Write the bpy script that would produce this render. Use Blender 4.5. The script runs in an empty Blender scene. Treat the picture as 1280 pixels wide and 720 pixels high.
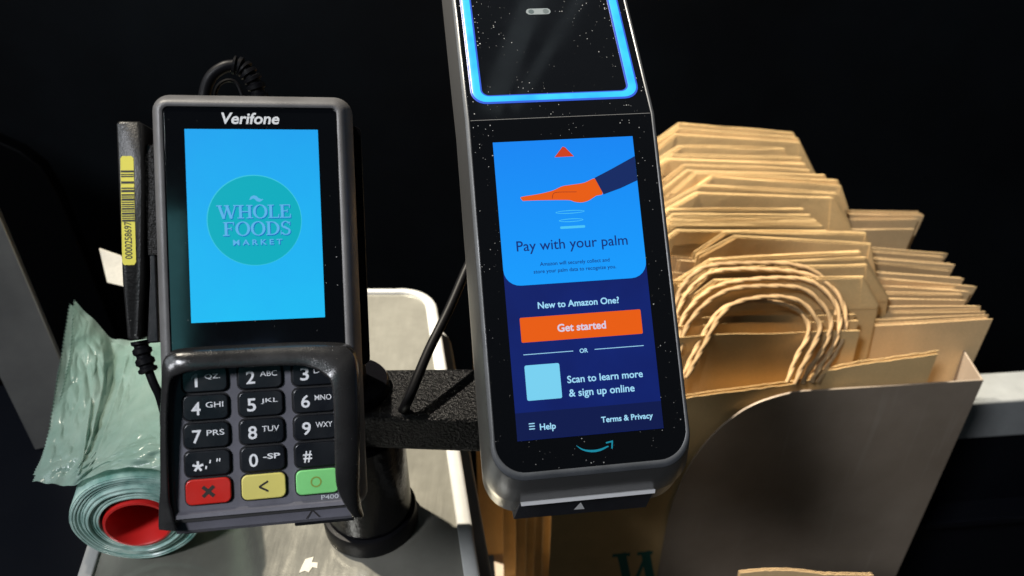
import bpy, math, random
from mathutils import Vector, Matrix, Euler
rnd = random.Random(7)
SC = bpy.context.scene
COL = SC.collection
MM = 0.001                                   # all lengths below are millimetres

# ------------------------------------------------------------------ camera
CAMZ = 400.0
PITCH = math.radians(35)
cam = bpy.data.cameras.new('camera')
cam.sensor_width = 36.0
cam.lens = 28.125
cam.clip_start = 0.01
cam.clip_end = 50
cam.dof.use_dof = True
cam.dof.focus_distance = 0.36
cam.dof.aperture_fstop = 13.0
camo = bpy.data.objects.new('camera', cam)
camo.location = (0, 0, CAMZ * MM)
camo.rotation_euler = (math.pi / 2 - PITCH, 0, 0)
COL.objects.link(camo)
SC.camera = camo

# ------------------------------------------------------------------ world and lamps
w = bpy.data.worlds.new('World')
SC.world = w
w.use_nodes = True
w.node_tree.nodes['Background'].inputs[0].default_value = (0.55, 0.68, 0.85, 1)
w.node_tree.nodes['Background'].inputs[1].default_value = 0.018
SC.view_settings.view_transform = 'Standard'
SC.view_settings.look = 'None'
SC.view_settings.exposure = 0.0
SC.view_settings.gamma = 1.0


def lamp(name, kind, loc, target, energy, color, size, size_y=None):
    l = bpy.data.lights.new(name, kind)
    l.energy = energy
    l.color = color
    if kind == 'AREA':
        l.shape = 'RECTANGLE'
        l.size = size
        l.size_y = size_y or size
    elif kind == 'SPOT':
        l.shadow_soft_size = size
        l.spot_size = math.radians(25)
        l.spot_blend = 1.0
    o = bpy.data.objects.new(name, l)
    loc, target = Vector(loc), Vector(target)
    o.location = loc
    o.rotation_euler = (target - loc).to_track_quat('-Z', 'Y').to_euler()
    COL.objects.link(o)
    return o


KEY_DIR = Vector((0.42, -0.12, -0.89)).normalized()        # the way the hard light travels
KEY_AT = Vector((0.13, 0.65, 0.0))
lamp('key_spot', 'SPOT', KEY_AT - KEY_DIR * 2.6, KEY_AT, 1250, (1.0, 0.91, 0.76), 0.03)
lamp('side_light', 'AREA', (-1.7, 0.1, 1.3), (0.0, 0.4, 0), 9.0, (0.84, 0.92, 1.0), 1.2, 0.8)
lamp('front_fill', 'AREA', (-0.97, -0.845, 1.71), (0.1, 0.45, 0.0), 40.0, (0.92, 0.94, 1.0), 0.34, 0.34)  # added off-frame fill that brightens the faces turned to the camera
lamp('teal_reflection_lamp', 'AREA', (-0.085, -0.93, 1.14), (-0.1, 0.27, 0.24), 0.30, (0.22, 0.72, 0.78), 0.12, 0.36)  # added lamp, placed only to reflect teal in the terminal glass
lamp('blue_reflection_lamp', 'AREA', (0.10, -1.02, 1.02), (-0.1, 0.27, 0.24), 0.022, (0.35, 0.6, 1.0), 0.13, 0.09)  # added lamp for a weak blue reflection low in the same glass
lamp('glass_streak_lamp', 'AREA', (0.17, 0.80, 1.70), (0.05, 0.4, 0.3), 0.022, (0.8, 0.95, 1.0), 0.05, 0.34)  # added overhead lamp, makes a faint streak on the reader glass
lamp('glass_streak_lamp', 'AREA', (0.25, 0.80, 1.70), (0.05, 0.4, 0.3), 0.009, (0.8, 0.95, 1.0), 0.025, 0.34)  # second added lamp for a thinner streak beside it

# ------------------------------------------------------------------ photo measuring helpers
_c, _s = math.cos(PITCH), math.sin(PITCH)
FW, UP, RT, C0 = Vector((0, _c, -_s)), Vector((0, _s, _c)), Vector((1, 0, 0)), Vector((0, 0, CAMZ))


def at(px, py, d):
    """point (mm) seen at a photo position, d millimetres deep"""
    return C0 + (FW * 1000 + RT * (px - 640) + UP * (360 - py)) * (d / 1000.0)


# ------------------------------------------------------------------ materials
def mat(name, base=(0.5, 0.5, 0.5), rough=0.5, metal=0.0, spec=0.5, coat=0.0, emit=None, es=1.0, sss=0):
    m = bpy.data.materials.new(name)
    m.use_nodes = True
    b = m.node_tree.nodes['Principled BSDF']
    b.inputs['Base Color'].default_value = (*base, 1)
    b.inputs['Roughness'].default_value = rough
    b.inputs['Metallic'].default_value = metal
    b.inputs['Specular IOR Level'].default_value = spec
    b.inputs['Coat Weight'].default_value = coat
    if emit:
        b.inputs['Emission Color'].default_value = (*emit, 1)
        b.inputs['Emission Strength'].default_value = es
    return m


class N:
    def __init__(self, m):
        self.t = m.node_tree
        self.b = self.t.nodes['Principled BSDF']
        self.tc = self.t.nodes.new('ShaderNodeTexCoord')

    def add(self, kind, **kw):
        n = self.t.nodes.new(kind)
        for k, v in kw.items():
            if k in n.inputs:
                n.inputs[k].default_value = v
            else:
                setattr(n, k, v)
        return n

    def link(self, a, b):
        self.t.links.new(a, b)

    def noise(self, scale, detail=4, stretch=None, rough=0.6):
        n = self.add('ShaderNodeTexNoise', Scale=scale, Detail=detail, Roughness=rough)
        src = self.tc.outputs['Object']
        if stretch:
            mp = self.add('ShaderNodeMapping')
            mp.inputs['Scale'].default_value = stretch
            self.link(src, mp.inputs[0])
            src = mp.outputs[0]
        self.link(src, n.inputs['Vector'])
        return n.outputs[0]

    def ramp(self, src, stops):
        r = self.add('ShaderNodeValToRGB')
        e = r.color_ramp.elements
        while len(e) < len(stops):
            e.new(0.5)
        for k, (p, c) in enumerate(stops):
            e[k].position = p
            e[k].color = (*c, 1) if not isinstance(c, float) else (c, c, c, 1)
        self.link(src, r.inputs[0])
        return r.outputs[0]

    def bump(self, src, strength, dist=0.0003):
        n = self.add('ShaderNodeBump')
        n.inputs['Strength'].default_value = strength
        n.inputs['Distance'].default_value = dist
        self.link(src, n.inputs['Height'])
        self.link(n.outputs[0], self.b.inputs['Normal'])
        return n

    def mixc(self, fac, a, b, mode='MIX'):
        n = self.add('ShaderNodeMix', data_type='RGBA', blend_type=mode)
        for s, v in ((0, fac), (6, a), (7, b)):
            if isinstance(v, (int, float)):
                n.inputs[s].default_value = v
            elif isinstance(v, tuple):
                n.inputs[s].default_value = (*v, 1)
            else:
                self.link(v, n.inputs[s])
        return n.outputs[2]

    def math(self, op, a, b=0.0):
        n = self.add('ShaderNodeMath', operation=op)
        for s, v in ((0, a), (1, b)):
            if isinstance(v, (int, float)):
                n.inputs[s].default_value = v
            else:
                self.link(v, n.inputs[s])
        return n.outputs[0]

    def dust(self, scale=420, big=0.16):
        """small pale specks scattered on a surface"""
        v = self.add('ShaderNodeTexVoronoi', Scale=scale)
        self.link(self.tc.outputs['Object'], v.inputs['Vector'])
        sep = self.add('ShaderNodeSeparateColor')
        self.link(v.outputs['Color'], sep.inputs[0])
        p = self.math('POWER', sep.outputs[0], 5.0)
        clump = self.ramp(self.noise(45, 2), [(0.38, 0.12), (0.68, 1.0)])
        rad = self.math('MULTIPLY', self.math('MULTIPLY', p, big), clump)
        return self.math('LESS_THAN', v.outputs['Distance'], rad)


def grain_plastic(name, base, rough, scale=1800, strength=0.35, dusty=0.0, vary=0.25, spec=0.5):
    m = mat(name, base, rough, spec=spec)
    n = N(m)
    g = n.noise(scale, 3)
    n.bump(g, strength, 0.0002)
    lo = tuple(c * (1 - vary) for c in base)
    hi = tuple(min(1, c * (1 + vary)) for c in base)
    col = n.ramp(n.noise(38, 5), [(0.3, lo), (0.7, hi)])
    if dusty:
        col = n.mixc(n.dust(700, dusty), col, (0.4, 0.39, 0.36))
    n.link(col, n.b.inputs['Base Color'])
    n.link(n.ramp(n.noise(60, 4), [(0.3, max(0.02, rough - .1)), (0.7, min(1.0, rough + .12))]), n.b.inputs['Roughness'])
    return m


def black_glass(name, scale=700, big=0.22):
    m = mat(name, (0.0025, 0.003, 0.004), 0.05, spec=0.45)
    n = N(m)
    d = n.dust(scale, big)
    n.link(n.mixc(d, (0.0025, 0.003, 0.004), (0.24, 0.24, 0.24)), n.b.inputs['Base Color'])
    r = n.ramp(n.noise(26, 5), [(0.35, 0.04), (0.75, 0.13)])
    n.link(r, n.b.inputs['Roughness'])
    return m


def glow(name, c, s=1.0, rough=0.25):
    def lin(v):
        v /= 255.0
        return v / 12.92 if v <= 0.04045 else ((v + 0.055) / 1.055) ** 2.4
    return mat(name, (0.004, 0.004, 0.004), rough, emit=tuple(lin(x) for x in c), es=s, spec=0.3)


def paper(name, base):
    m = mat(name, base, 0.78, spec=0.25)
    n = N(m)
    oi = n.add('ShaderNodeObjectInfo')
    fib = n.noise(700, 5, (0.6, 1, 1))
    blot = n.noise(18, 4)
    lo = tuple(c * 0.80 for c in base)
    hi = tuple(min(1, c * 1.16) for c in base)
    col = n.ramp(n.math('ADD', n.math('MULTIPLY', fib, 0.4), n.math('MULTIPLY', blot, 0.6)), [(0.3, lo), (0.7, hi)])
    hsv = n.add('ShaderNodeHueSaturation')
    n.link(n.math('ADD', n.math('MULTIPLY', oi.outputs['Random'], 0.36), 0.80), hsv.inputs['Value'])
    n.link(col, hsv.inputs['Color'])
    n.link(hsv.outputs[0], n.b.inputs['Base Color'])
    cr = n.noise(55, 3)
    n.bump(n.math('ADD', n.math('MULTIPLY', fib, 0.3), n.math('ADD', blot, n.math('MULTIPLY', cr, 0.6))), 0.32, 0.0018)
    return m


M = {}
M['charcoal'] = grain_plastic('charcoal_plastic', (0.115, 0.112, 0.112), 0.42, 2200, 0.45, 0.12)
M['plate'] = grain_plastic('keypad_plate', (0.115, 0.113, 0.135), 0.5, 2600, 0.4, 0.10)
M['black'] = grain_plastic('black_plastic', (0.006, 0.006, 0.0075), 0.36, 1400, 0.4, 0.12)
M['shield'] = grain_plastic('shield_plastic', (0.021, 0.0205, 0.0205), 0.24, 1500, 0.4, 0.15, spec=0.65)
M['well'] = mat('key_gap', (0.004, 0.004, 0.005), 0.7)
M['key'] = grain_plastic('black_key', (0.008, 0.009, 0.012), 0.30, 900, 0.12, 0.12)
M['red'] = grain_plastic('red_key', (0.56, 0.016, 0.009), 0.4, 900, 0.1, 0.06, 0.1)
M['yellow'] = grain_plastic('yellow_key', (0.68, 0.60, 0.16), 0.42, 900, 0.1, 0.06, 0.08)
M['green'] = grain_plastic('green_key', (0.20, 0.60, 0.20), 0.42, 900, 0.1, 0.06, 0.1)
M['legend'] = mat('white_legend', (0.80, 0.81, 0.83), 0.55)
M['dark_legend'] = mat('dark_legend', (0.02, 0.015, 0.012), 0.6)
M['print'] = mat('pale_print', (0.58, 0.60, 0.62), 0.5)
M['glass'] = black_glass('black_glass')
M['scan_glass'] = black_glass('dusty_black_glass', 950, 0.36)
M['gun'] = grain_plastic('dark_painted_metal', (0.062, 0.066, 0.072), 0.38, 1500, 0.2, 0.1)
M['gun_flank'] = mat('brushed_metal', (0.215, 0.214, 0.212), 0.34, metal=0.85)
_n = N(M['gun_flank'])
_n.bump(_n.noise(900, 3, (1, 0.1, 1)), 0.25, 0.0002)
M['slot'] = grain_plastic('slot_plastic', (0.012, 0.013, 0.018), 0.45, 900, 0.2, 0.14)
M['strip'] = mat('pale_strip', (0.8, 0.8, 0.8), 0.5)
M['powder'] = mat('wrinkle_black_paint', (0.003, 0.003, 0.0035), 0.28, spec=0.2)
_n = N(M['powder'])
_n.bump(_n.noise(620, 3), 1.0, 0.0016)
M['gloss_black'] = mat('gloss_black_paint', (0.003, 0.003, 0.004), 0.18, spec=0.16)
_n = N(M['gloss_black'])
_n.bump(_n.noise(300, 3), 0.5, 0.0006)
M['rubber'] = mat('black_rubber', (0.004, 0.004, 0.005), 0.45, spec=0.12)
M['steel'] = mat('scuffed_steel', (0.56, 0.53, 0.44), 0.3, metal=0.6)
_n = N(M['steel'])
_sc = _n.noise(260, 6, (1, 0.12, 1))
_bl = _n.noise(16, 5)
_gr = _n.noise(900, 2)
_n.link(_n.ramp(_n.math('ADD', _n.math('MULTIPLY', _sc, .45), _n.math('MULTIPLY', _bl, .55)), [(0.3, 0.07), (0.7, 0.30)]), _n.b.inputs['Roughness'])
_n.link(_n.ramp(_bl, [(0.3, (0.25, 0.24, 0.205)), (0.7, (0.37, 0.36, 0.31))]), _n.b.inputs['Base Color'])
_n.bump(_n.math('ADD', _n.math('MULTIPLY', _gr, .5), _sc), 0.12, 0.0006)
M['rim'] = grain_plastic('white_rim', (0.36, 0.36, 0.345), 0.4, 500, 0.1, 0.0, 0.08)
M['sheet'] = mat('satin_sheet_steel', (0.40, 0.325, 0.25), 0.40, metal=0.45)  # warm brown of this steel stands in for reflected surroundings
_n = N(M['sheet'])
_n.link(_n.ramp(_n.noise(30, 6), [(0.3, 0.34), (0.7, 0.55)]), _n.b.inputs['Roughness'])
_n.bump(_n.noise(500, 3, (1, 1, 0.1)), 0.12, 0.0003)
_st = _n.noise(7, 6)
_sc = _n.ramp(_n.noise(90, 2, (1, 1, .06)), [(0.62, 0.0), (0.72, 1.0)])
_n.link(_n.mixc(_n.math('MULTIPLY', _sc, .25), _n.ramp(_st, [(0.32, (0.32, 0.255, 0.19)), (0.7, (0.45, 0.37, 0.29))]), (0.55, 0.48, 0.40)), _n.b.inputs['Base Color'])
M['post'] = mat('cool_steel', (0.16, 0.16, 0.155), 0.36, metal=0.7)
_n = N(M['post'])
_n.link(_n.ramp(_n.noise(14, 6, (1, 1, .4)), [(0.3, 0.25), (0.7, 0.5)]), _n.b.inputs['Roughness'])
_n.link(_n.ramp(_n.noise(9, 5), [(0.3, (0.24, 0.24, 0.232)), (0.7, (0.42, 0.415, 0.39))]), _n.b.inputs['Base Color'])
M['kraft'] = paper('kraft_paper', (0.60, 0.405, 0.185))
M['kraft2'] = paper('pale_kraft_paper', (0.61, 0.42, 0.215))
M['cord'] = paper('twisted_paper', (0.40, 0.26, 0.13))
M['ink'] = mat('green_ink', (0.010, 0.14, 0.11), 0.6)
M['white_paper'] = paper('white_paper', (0.66, 0.62, 0.52))
M['wall'] = mat('black_laminate', (0.0018, 0.0020, 0.0025), 0.6, spec=0.1)
_n = N(M['wall'])
_n.link(_n.ramp(_n.noise(2.6, 5), [(0.35, (0.0012, 0.0015, 0.002)), (0.75, (0.0042, 0.0058, 0.0074))]), _n.b.inputs['Base Color'])
M['panel'] = mat('black_panel', (0.0008, 0.0009, 0.0011), 0.5, spec=0.06)
M['cab'] = mat('dark_laminate', (0.0035, 0.0042, 0.0065), 0.5, spec=0.08)
_n = N(M['cab'])
_n.link(_n.ramp(_n.noise(12, 5), [(0.3, 0.45), (0.7, 0.65)]), _n.b.inputs['Roughness'])
M['floor'] = mat('dark_floor', (0.006, 0.006, 0.007), 0.7)
M['rail'] = grain_plastic('grey_rail', (0.28, 0.292, 0.292), 0.5, 400, 0.1, 0, 0.1)
M['film'] = mat('green_film', (0.30, 0.50, 0.43), 0.22)
_n = N(M['film'])
_n.b.inputs['Transmission Weight'].default_value = 0.0
_n.link(_n.ramp(_n.noise(20, 5), [(0.3, (0.19, 0.31, 0.265)), (0.7, (0.34, 0.45, 0.40))]), _n.b.inputs['Base Color'])
_n.bump(_n.noise(70, 5, (1, 1, .6)), 0.22, 0.003)
_tr = _n.add('ShaderNodeBsdfTranslucent')
_tr.inputs[0].default_value = (0.42, 0.58, 0.51, 1)
_tp = _n.add('ShaderNodeBsdfTransparent')
_tp.inputs[0].default_value = (0.72, 0.88, 0.81, 1)
_mx = _n.add('ShaderNodeMixShader')
_mx.inputs[0].default_value = 0.35
_mx2 = _n.add('ShaderNodeMixShader')
_mx2.inputs[0].default_value = 0.14
_n.link(_n.b.outputs[0], _mx.inputs[1])
_n.link(_tr.outputs[0], _mx.inputs[2])
_n.link(_mx.outputs[0], _mx2.inputs[1])
_n.link(_tp.outputs[0], _mx2.inputs[2])
_n.link(_mx2.outputs[0], _n.t.nodes['Material Output'].inputs[0])
M['roll'] = mat('rolled_film', (0.27, 0.46, 0.41), 0.32)
_n = N(M['roll'])
_n.link(_n.ramp(_n.noise(60, 4), [(0.3, (0.08, 0.22, 0.19)), (0.7, (0.48, 0.64, 0.58))]), _n.b.inputs['Base Color'])  # wide pale-to-teal range paints in the highlights of the wound film
_n.bump(_n.noise(120, 4), 0.3, 0.001)
M['core'] = mat('red_core', (0.55, 0.016, 0.014), 0.4)
M['sticker'] = grain_plastic('yellow_sticker', (0.74, 0.66, 0.07), 0.45, 500, 0.05, 0, 0.06)
M['barcode'] = mat('barcode_black', (0.012, 0.012, 0.01), 0.5)
M['velcro'] = mat('hook_tape', (0.02, 0.019, 0.018), 0.5)
_n = N(M['velcro'])
_n.bump(_n.noise(800, 2), 1.0, 0.002)

# ------------------------------------------------------------------ mesh helpers (everything in mm)
class MB:
    def __init__(self):
        self.v, self.f = [], []

    def add(self, vs, fs):
        o = len(self.v)
        self.v += [tuple(p) for p in vs]
        self.f += [tuple(i + o for i in f) for f in fs]
        return self

    def prism(self, poly, z0, z1):
        n = len(poly)
        return self.add([(x, y, z0) for x, y in poly] + [(x, y, z1) for x, y in poly],
                        [tuple(range(n))[::-1], tuple(range(n, 2 * n))] + [(i, (i + 1) % n, n + (i + 1) % n, n + i) for i in range(n)])

    def box(self, a, b):
        return self.prism([(a[0], a[1]), (b[0], a[1]), (b[0], b[1]), (a[0], b[1])], a[2], b[2])

    def rings(self, rings, close=True, cap0=False, cap1=False):
        n = len(rings[0])
        fs = []
        for k in range(len(rings) - 1):
            for i in range(n if close else n - 1):
                j = (i + 1) % n
                fs.append((k * n + i, k * n + j, (k + 1) * n + j, (k + 1) * n + i))
        if cap0:
            fs.append(tuple(range(n))[::-1])
        if cap1:
            fs.append(tuple(range((len(rings) - 1) * n, len(rings) * n)))
        return self.add([p for r in rings for p in r], fs)

    def tube(self, pts, r, n=10):
        pts = [Vector(p) for p in pts]
        rings, ref = [], None
        for i, p in enumerate(pts):
            t = (pts[min(i + 1, len(pts) - 1)] - pts[max(i - 1, 0)]).normalized()
            if ref is None:
                ref = t.orthogonal().normalized()
            ref = (ref - t * ref.dot(t)).normalized()
            b = t.cross(ref)
            rr = r[i] if isinstance(r, (list, tuple)) else r
            rings.append([p + (ref * math.cos(a) + b * math.sin(a)) * rr for a in [2 * math.pi * k / n for k in range(n)]])
        return self.rings(rings, True, True, True)

    def lathe(self, prof, n=48, mtx=None, caps=True):
        rings = []
        for r, z in prof:
            ring = [Vector((r * math.cos(a), r * math.sin(a), z)) for a in [2 * math.pi * k / n for k in range(n)]]
            rings.append([mtx @ p if mtx else p for p in ring])
        return self.rings(rings, True, caps and prof[0][0] > 1e-6, caps and prof[-1][0] > 1e-6)


def obj(name, mb, m, parent=None, smooth=40, bevel=0.0, label=None, loc=None):
    me = bpy.data.meshes.new(name)
    me.from_pydata([(x * MM, y * MM, z * MM) for x, y, z in mb.v], [], mb.f)
    me.validate()
    me.materials.append(M[m] if isinstance(m, str) else m)
    for p in me.polygons:
        p.use_smooth = True
    me.set_sharp_from_angle(angle=math.radians(smooth))
    o = bpy.data.objects.new(name, me)
    COL.objects.link(o)
    if parent:
        o.parent = parent
    if loc is not None:
        o.location = Vector(loc) * MM
    if bevel:
        b = o.modifiers.new('bevel', 'BEVEL')
        b.width = bevel * MM
        b.segments = 3
        b.limit_method = 'ANGLE'
        b.angle_limit = math.radians(50)
        b.harden_normals = False
    if label:
        o['label'] = label
    return o


def tag(o, label, cat, group=None, kind=None):
    o['label'] = label
    o['category'] = cat
    if group:
        o['group'] = group
    if kind:
        o['kind'] = kind
    return o


def thing(name, label, cat, loc=(0, 0, 0), rot=None, group=None):
    o = bpy.data.objects.new(name, None)
    o.empty_display_size = 0.02
    COL.objects.link(o)
    o.location = Vector(loc) * MM
    if rot is not None:
        o.rotation_euler = rot.to_euler() if isinstance(rot, Matrix) else rot
    return tag(o, label, cat, group)


def struct(o):
    o['kind'] = 'structure'
    return o


def rrect(x0, y0, x1, y1, r, n=6):
    """rounded rectangle; r is one radius or (top left, bottom left, bottom right, top right)"""
    rs = r if isinstance(r, (list, tuple)) else (r,) * 4
    out = []
    for (cx, cy, a0), q in zip([(x0, y1, 90), (x0, y0, 180), (x1, y0, 270), (x1, y1, 0)], rs):
        sx = 1 if cx == x0 else -1
        sy = 1 if cy == y0 else -1
        if q < 0.01:
            out.append((cx, cy))
            continue
        for k in range(n + 1):
            a = math.radians(a0 + 90 * k / n)
            out.append((cx + sx * q + q * math.cos(a), cy + sy * q + q * math.sin(a)))
    return out


def spline(pts, n=8):
    pts = [Vector(p) for p in pts]
    q = [pts[0] * 2 - pts[1]] + pts + [pts[-1] * 2 - pts[-2]]
    out = []
    for i in range(1, len(q) - 2):
        for k in range(n):
            t = k / n
            a, b, c, d = q[i - 1], q[i], q[i + 1], q[i + 2]
            out.append(0.5 * (2 * b + (c - a) * t + (2 * a - 5 * b + 4 * c - d) * t * t + (3 * b - a - 3 * c + d) * t ** 3))
    out.append(pts[-1])
    return out


def text_mesh(s, bold=0.0, shear=0.0):
    cu = bpy.data.curves.new('text', 'FONT')
    cu.body = s
    cu.size = 1.0
    cu.offset = bold
    cu.shear = shear
    cu.resolution_u = 4
    o = bpy.data.objects.new('text', cu)
    COL.objects.link(o)
    dg = bpy.context.evaluated_depsgraph_get()
    me = bpy.data.meshes.new_from_object(o.evaluated_get(dg))
    vs = [tuple(v.co) for v in me.vertices]
    fs = [tuple(p.vertices) for p in me.polygons]
    bpy.data.objects.remove(o)
    bpy.data.curves.remove(cu)
    bpy.data.meshes.remove(me)
    return vs, fs


def text(s, x0, x1, y0, y1, z, bold=0.0, shear=0.0, mb=None, rot=0):
    """writing fitted into the box x0..x1, y0..y1 (y1 None keeps the letter proportions)"""
    vs, fs = text_mesh(s, bold, shear)
    ax, bx = min(v[0] for v in vs), max(v[0] for v in vs)
    ay, by = min(v[1] for v in vs), max(v[1] for v in vs)
    out = []
    if rot:
        kx, ky = (y1 - y0) / (bx - ax), (x1 - x0) / (by - ay)
        out = [(x1 - (v[1] - ay) * ky, y0 + (v[0] - ax) * kx, z) for v in vs]
    else:
        kx = (x1 - x0) / (bx - ax)
        ky = kx if y1 is None else (y1 - y0) / (by - ay)
        b0 = 0 if y1 is None else ay
        out = [(x0 + (v[0] - ax) * kx, y0 + (v[1] - b0) * ky, z) for v in vs]
    mb = mb or MB()
    return mb.add(out, fs)


def flat(poly, z, t=0.06):
    return MB().prism(poly, z, z + t)


# serif lettering built from strokes in a unit box
def seg(p, q, wd):
    dx, dy = q[0] - p[0], q[1] - p[1]
    l = math.hypot(dx, dy)
    nx, ny = -dy / l * wd / 2, dx / l * wd / 2
    return [(p[0] + nx, p[1] + ny), (p[0] - nx, p[1] - ny), (q[0] - nx, q[1] - ny), (q[0] + nx, q[1] + ny)]


def arcb(cx, cy, rx, ry, w0, w1, a0, a1, n=20):
    """band whose width swells from w0 (top and bottom) to w1 (sides)"""
    o, i = [], []
    for k in range(n + 1):
        a = math.radians(a0 + (a1 - a0) * k / n)
        c, s = math.cos(a), math.sin(a)
        o.append((cx + rx * c, cy + ry * s))
        i.append((cx + (rx - w1) * c, cy + (ry - w0) * s))
    return [(o[k], o[k + 1], i[k + 1], i[k]) for k in range(n)]


def glyph(ch):
    T, t, s = 0.17, 0.075, 0.075        # thick stem, thin stroke, serif height
    q = []
    def stem(x, wd=T): q.append([(x - wd / 2, 0), (x + wd / 2, 0), (x + wd / 2, 1), (x - wd / 2, 1)])
    def serif(x, y, h=0.2): q.append([(x - h, y), (x + h, y), (x + h, y + s), (x - h, y + s)])
    if ch == 'W':
        q += [seg((0.12, 1), (0.40, 0), T), seg((0.40, 0), (0.62, 0.95), t), seg((0.58, 1), (0.86, 0), T), seg((0.86, 0), (1.12, 1), t)]
        serif(0.12, 1 - s, .17); serif(0.58, 1 - s, .15); serif(1.12, 1 - s, .13)
        return q, 1.26
    if ch == 'H':
        stem(.17); stem(.73)
        for x in (.17, .73): serif(x, 0); serif(x, 1 - s)
        q.append([(.17, .47), (.73, .47), (.73, .47 + t), (.17, .47 + t)])
        return q, .94
    if ch == 'O':
        return arcb(.45, .5, .45, .53, t, T, 0, 360, 32), .94
    if ch == 'L':
        stem(.17); serif(.17, 1 - s); q.append([(0, 0), (.66, 0), (.66, s), (0, s)]); q.append([(.60, 0), (.69, 0), (.69, .3), (.65, .3)])
        return q, .72
    if ch == 'E' or ch == 'F':
        stem(.17); q.append([(0, 1 - s), (.66, 1 - s), (.66, 1), (0, 1)]); q.append([(.60, 1), (.61, .74), (.65, .74), (.67, 1)])
        q.append([(.17, .48), (.5, .48), (.5, .48 + t), (.17, .48 + t)]); q.append([(.46, .38), (.51, .38), (.51, .65), (.46, .65)])
        if ch == 'E':
            q.append([(0, 0), (.68, 0), (.68, s), (0, s)]); q.append([(.61, 0), (.70, 0), (.70, .3), (.66, .3)])
        else:
            serif(.17, 0)
        return q, .74
    if ch == 'D':
        stem(.17); serif(.17, 0, .17); serif(.17, 1 - s, .17)
        q += arcb(.36, .5, .48, .5, t, T, -90, 90, 18)
        q += [[(.2, 0), (.37, 0), (.37, t), (.2, t)], [(.2, 1 - t), (.37, 1 - t), (.37, 1), (.2, 1)]]
        return q, .90
    if ch == 'S':
        q += arcb(.32, .745, .28, .275, t, .13, 20, 262, 16)
        q += arcb(.32, .255, .31, .275, t, .14, -160, 82, 16)
        q += [seg((.2, .60), (.46, .42), .15), [(.56, .70), (.61, .70), (.61, .98), (.57, .98)], [(.0, .02), (.05, .02), (.05, .32), (.01, .32)]]
        return q, .68


def serif_word(mb, word, x0, x1, y0, y1, z):
    tot = 0
    gs = []
    for ch in word:
        g, a = glyph(ch)
        gs.append((g, tot))
        tot += a
    kx, ky = (x1 - x0) / (tot - .04), y1 - y0
    n = 0
    for g, off in gs:
        for poly in g:
            n += 1
            zz = z + 0.0015 * (n % 9)
            mb.add([(x0 + (off + x) * kx, y0 + y * ky, zz) for x, y in poly], [(0, 1, 2, 3)])
    return mb


# ================================================================== the setting
back = obj('back_wall', MB().box((-2500, 1090, -900), (2500, 1130, 1800)), 'wall')
tag(struct(back), 'plain black wall behind the counter and the bags', 'wall')
fl = obj('floor', MB().box((-2500, -1500, -930), (2500, 1089, -901)), 'floor')
tag(struct(fl), 'dark floor under the checkout', 'floor')

YAW = math.radians(5.116)
pn = thing('side_panel', 'black standing panel with a sloping top at the far left, before the black wall', 'panel', (-640, 830, -200))
pp = [at(px, py, 950) for px, py in ((-160, 0), (0, 105), (66, 153), (84, 178), (92, 225), (96, 330), (100, 470))]
pp = [(v.x + 640, v.z + 200) for v in pp]
pp = [(-700, pp[0][1]), *pp, (pp[-1][0], -300), (-700, -300)]
_b = MB().prism(pp[::-1], 0, 18)
_b.v = [(x, -z, y) for x, y, z in _b.v]
obj('panel_board', _b, 'panel', pn, bevel=2)
# grey rail behind the bag holder
rail = thing('rail', 'pale grey horizontal rail behind the right side of the steel bag holder', 'rail', (620, 672, -281), Euler((0, 0, YAW)))
obj('rail_body', MB().box((-420, 0, 0), (420, 48, 59)), 'rail', rail, bevel=3)
obj('lower_panel', MB().box((-420, 8, -330), (420, 45, -1)), 'cab', rail)
obj('ledge', MB().box((-420, -25, -130), (420, 7, -118)), 'cab', rail, bevel=2)

# dark cabinet on the left
cab = thing('cabinet', 'dark low cabinet left of the steel counter', 'cabinet', (-560, 520, -300))
obj('cabinet_top', MB().box((-420, -400, 165), (255, 60, 180)), 'cab', cab, bevel=2)
obj('cabinet_body', MB().box((-410, -385, -600), (245, 50, 164)), 'cab', cab)

# steel counter with a white rim
def counter_outline(off):
    p = [(-283 + off, 150), (-16.5 + 0.5 - off, 150)]
    a = math.radians(90 + 9.8)
    d = Vector((math.cos(a), math.sin(a)))
    n = Vector((d.y, -d.x))
    def right(y, o):
        base = Vector((-18, 282)) - n * o
        return base + d * ((y - base.y) / d.y)
    R = 34 - off
    top = 578 - off
    b0 = right(150, off)
    pr = right(top - R * 1.1, off)
    cen = pr - n * R
    pts = [(-228 + off, 150), tuple(b0)]
    for k in range(11):
        an = a - math.pi / 2 + math.radians(100 - 9.8) * k / 10
        pts.append((cen.x + R * math.cos(an), cen.y + R * math.sin(an)))
    pts.append((-298 + off, cen.y + R))
    return pts


ct = thing('counter', 'steel topped counter with a white rounded rim', 'counter', (-150, 400, -40))
loc = lambda pts, z: [(x + 150, y - 400, z) for x, y in pts]
o0, o1, o2, o3 = [counter_outline(v) for v in (0, 2.5, 8.5, 9.5)]
obj('rim', MB().rings([loc(o0, 2), loc(o0, 40), loc(counter_outline(.8), 41.6), loc(o1, 42.3), loc(o2, 42.3), loc(o3, 41.2), loc(o3, 38.5)]), 'rim', ct, smooth=50)
p = loc(o3, 39.9)
obj('top_plate', MB().prism([(x, y) for x, y, z in p], 38, 40.0), 'steel', ct)
obj('base', MB().prism([(x + 150, y - 400) for x, y in counter_outline(-10)], -60, 1.8), 'rim', ct, bevel=2)

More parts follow.
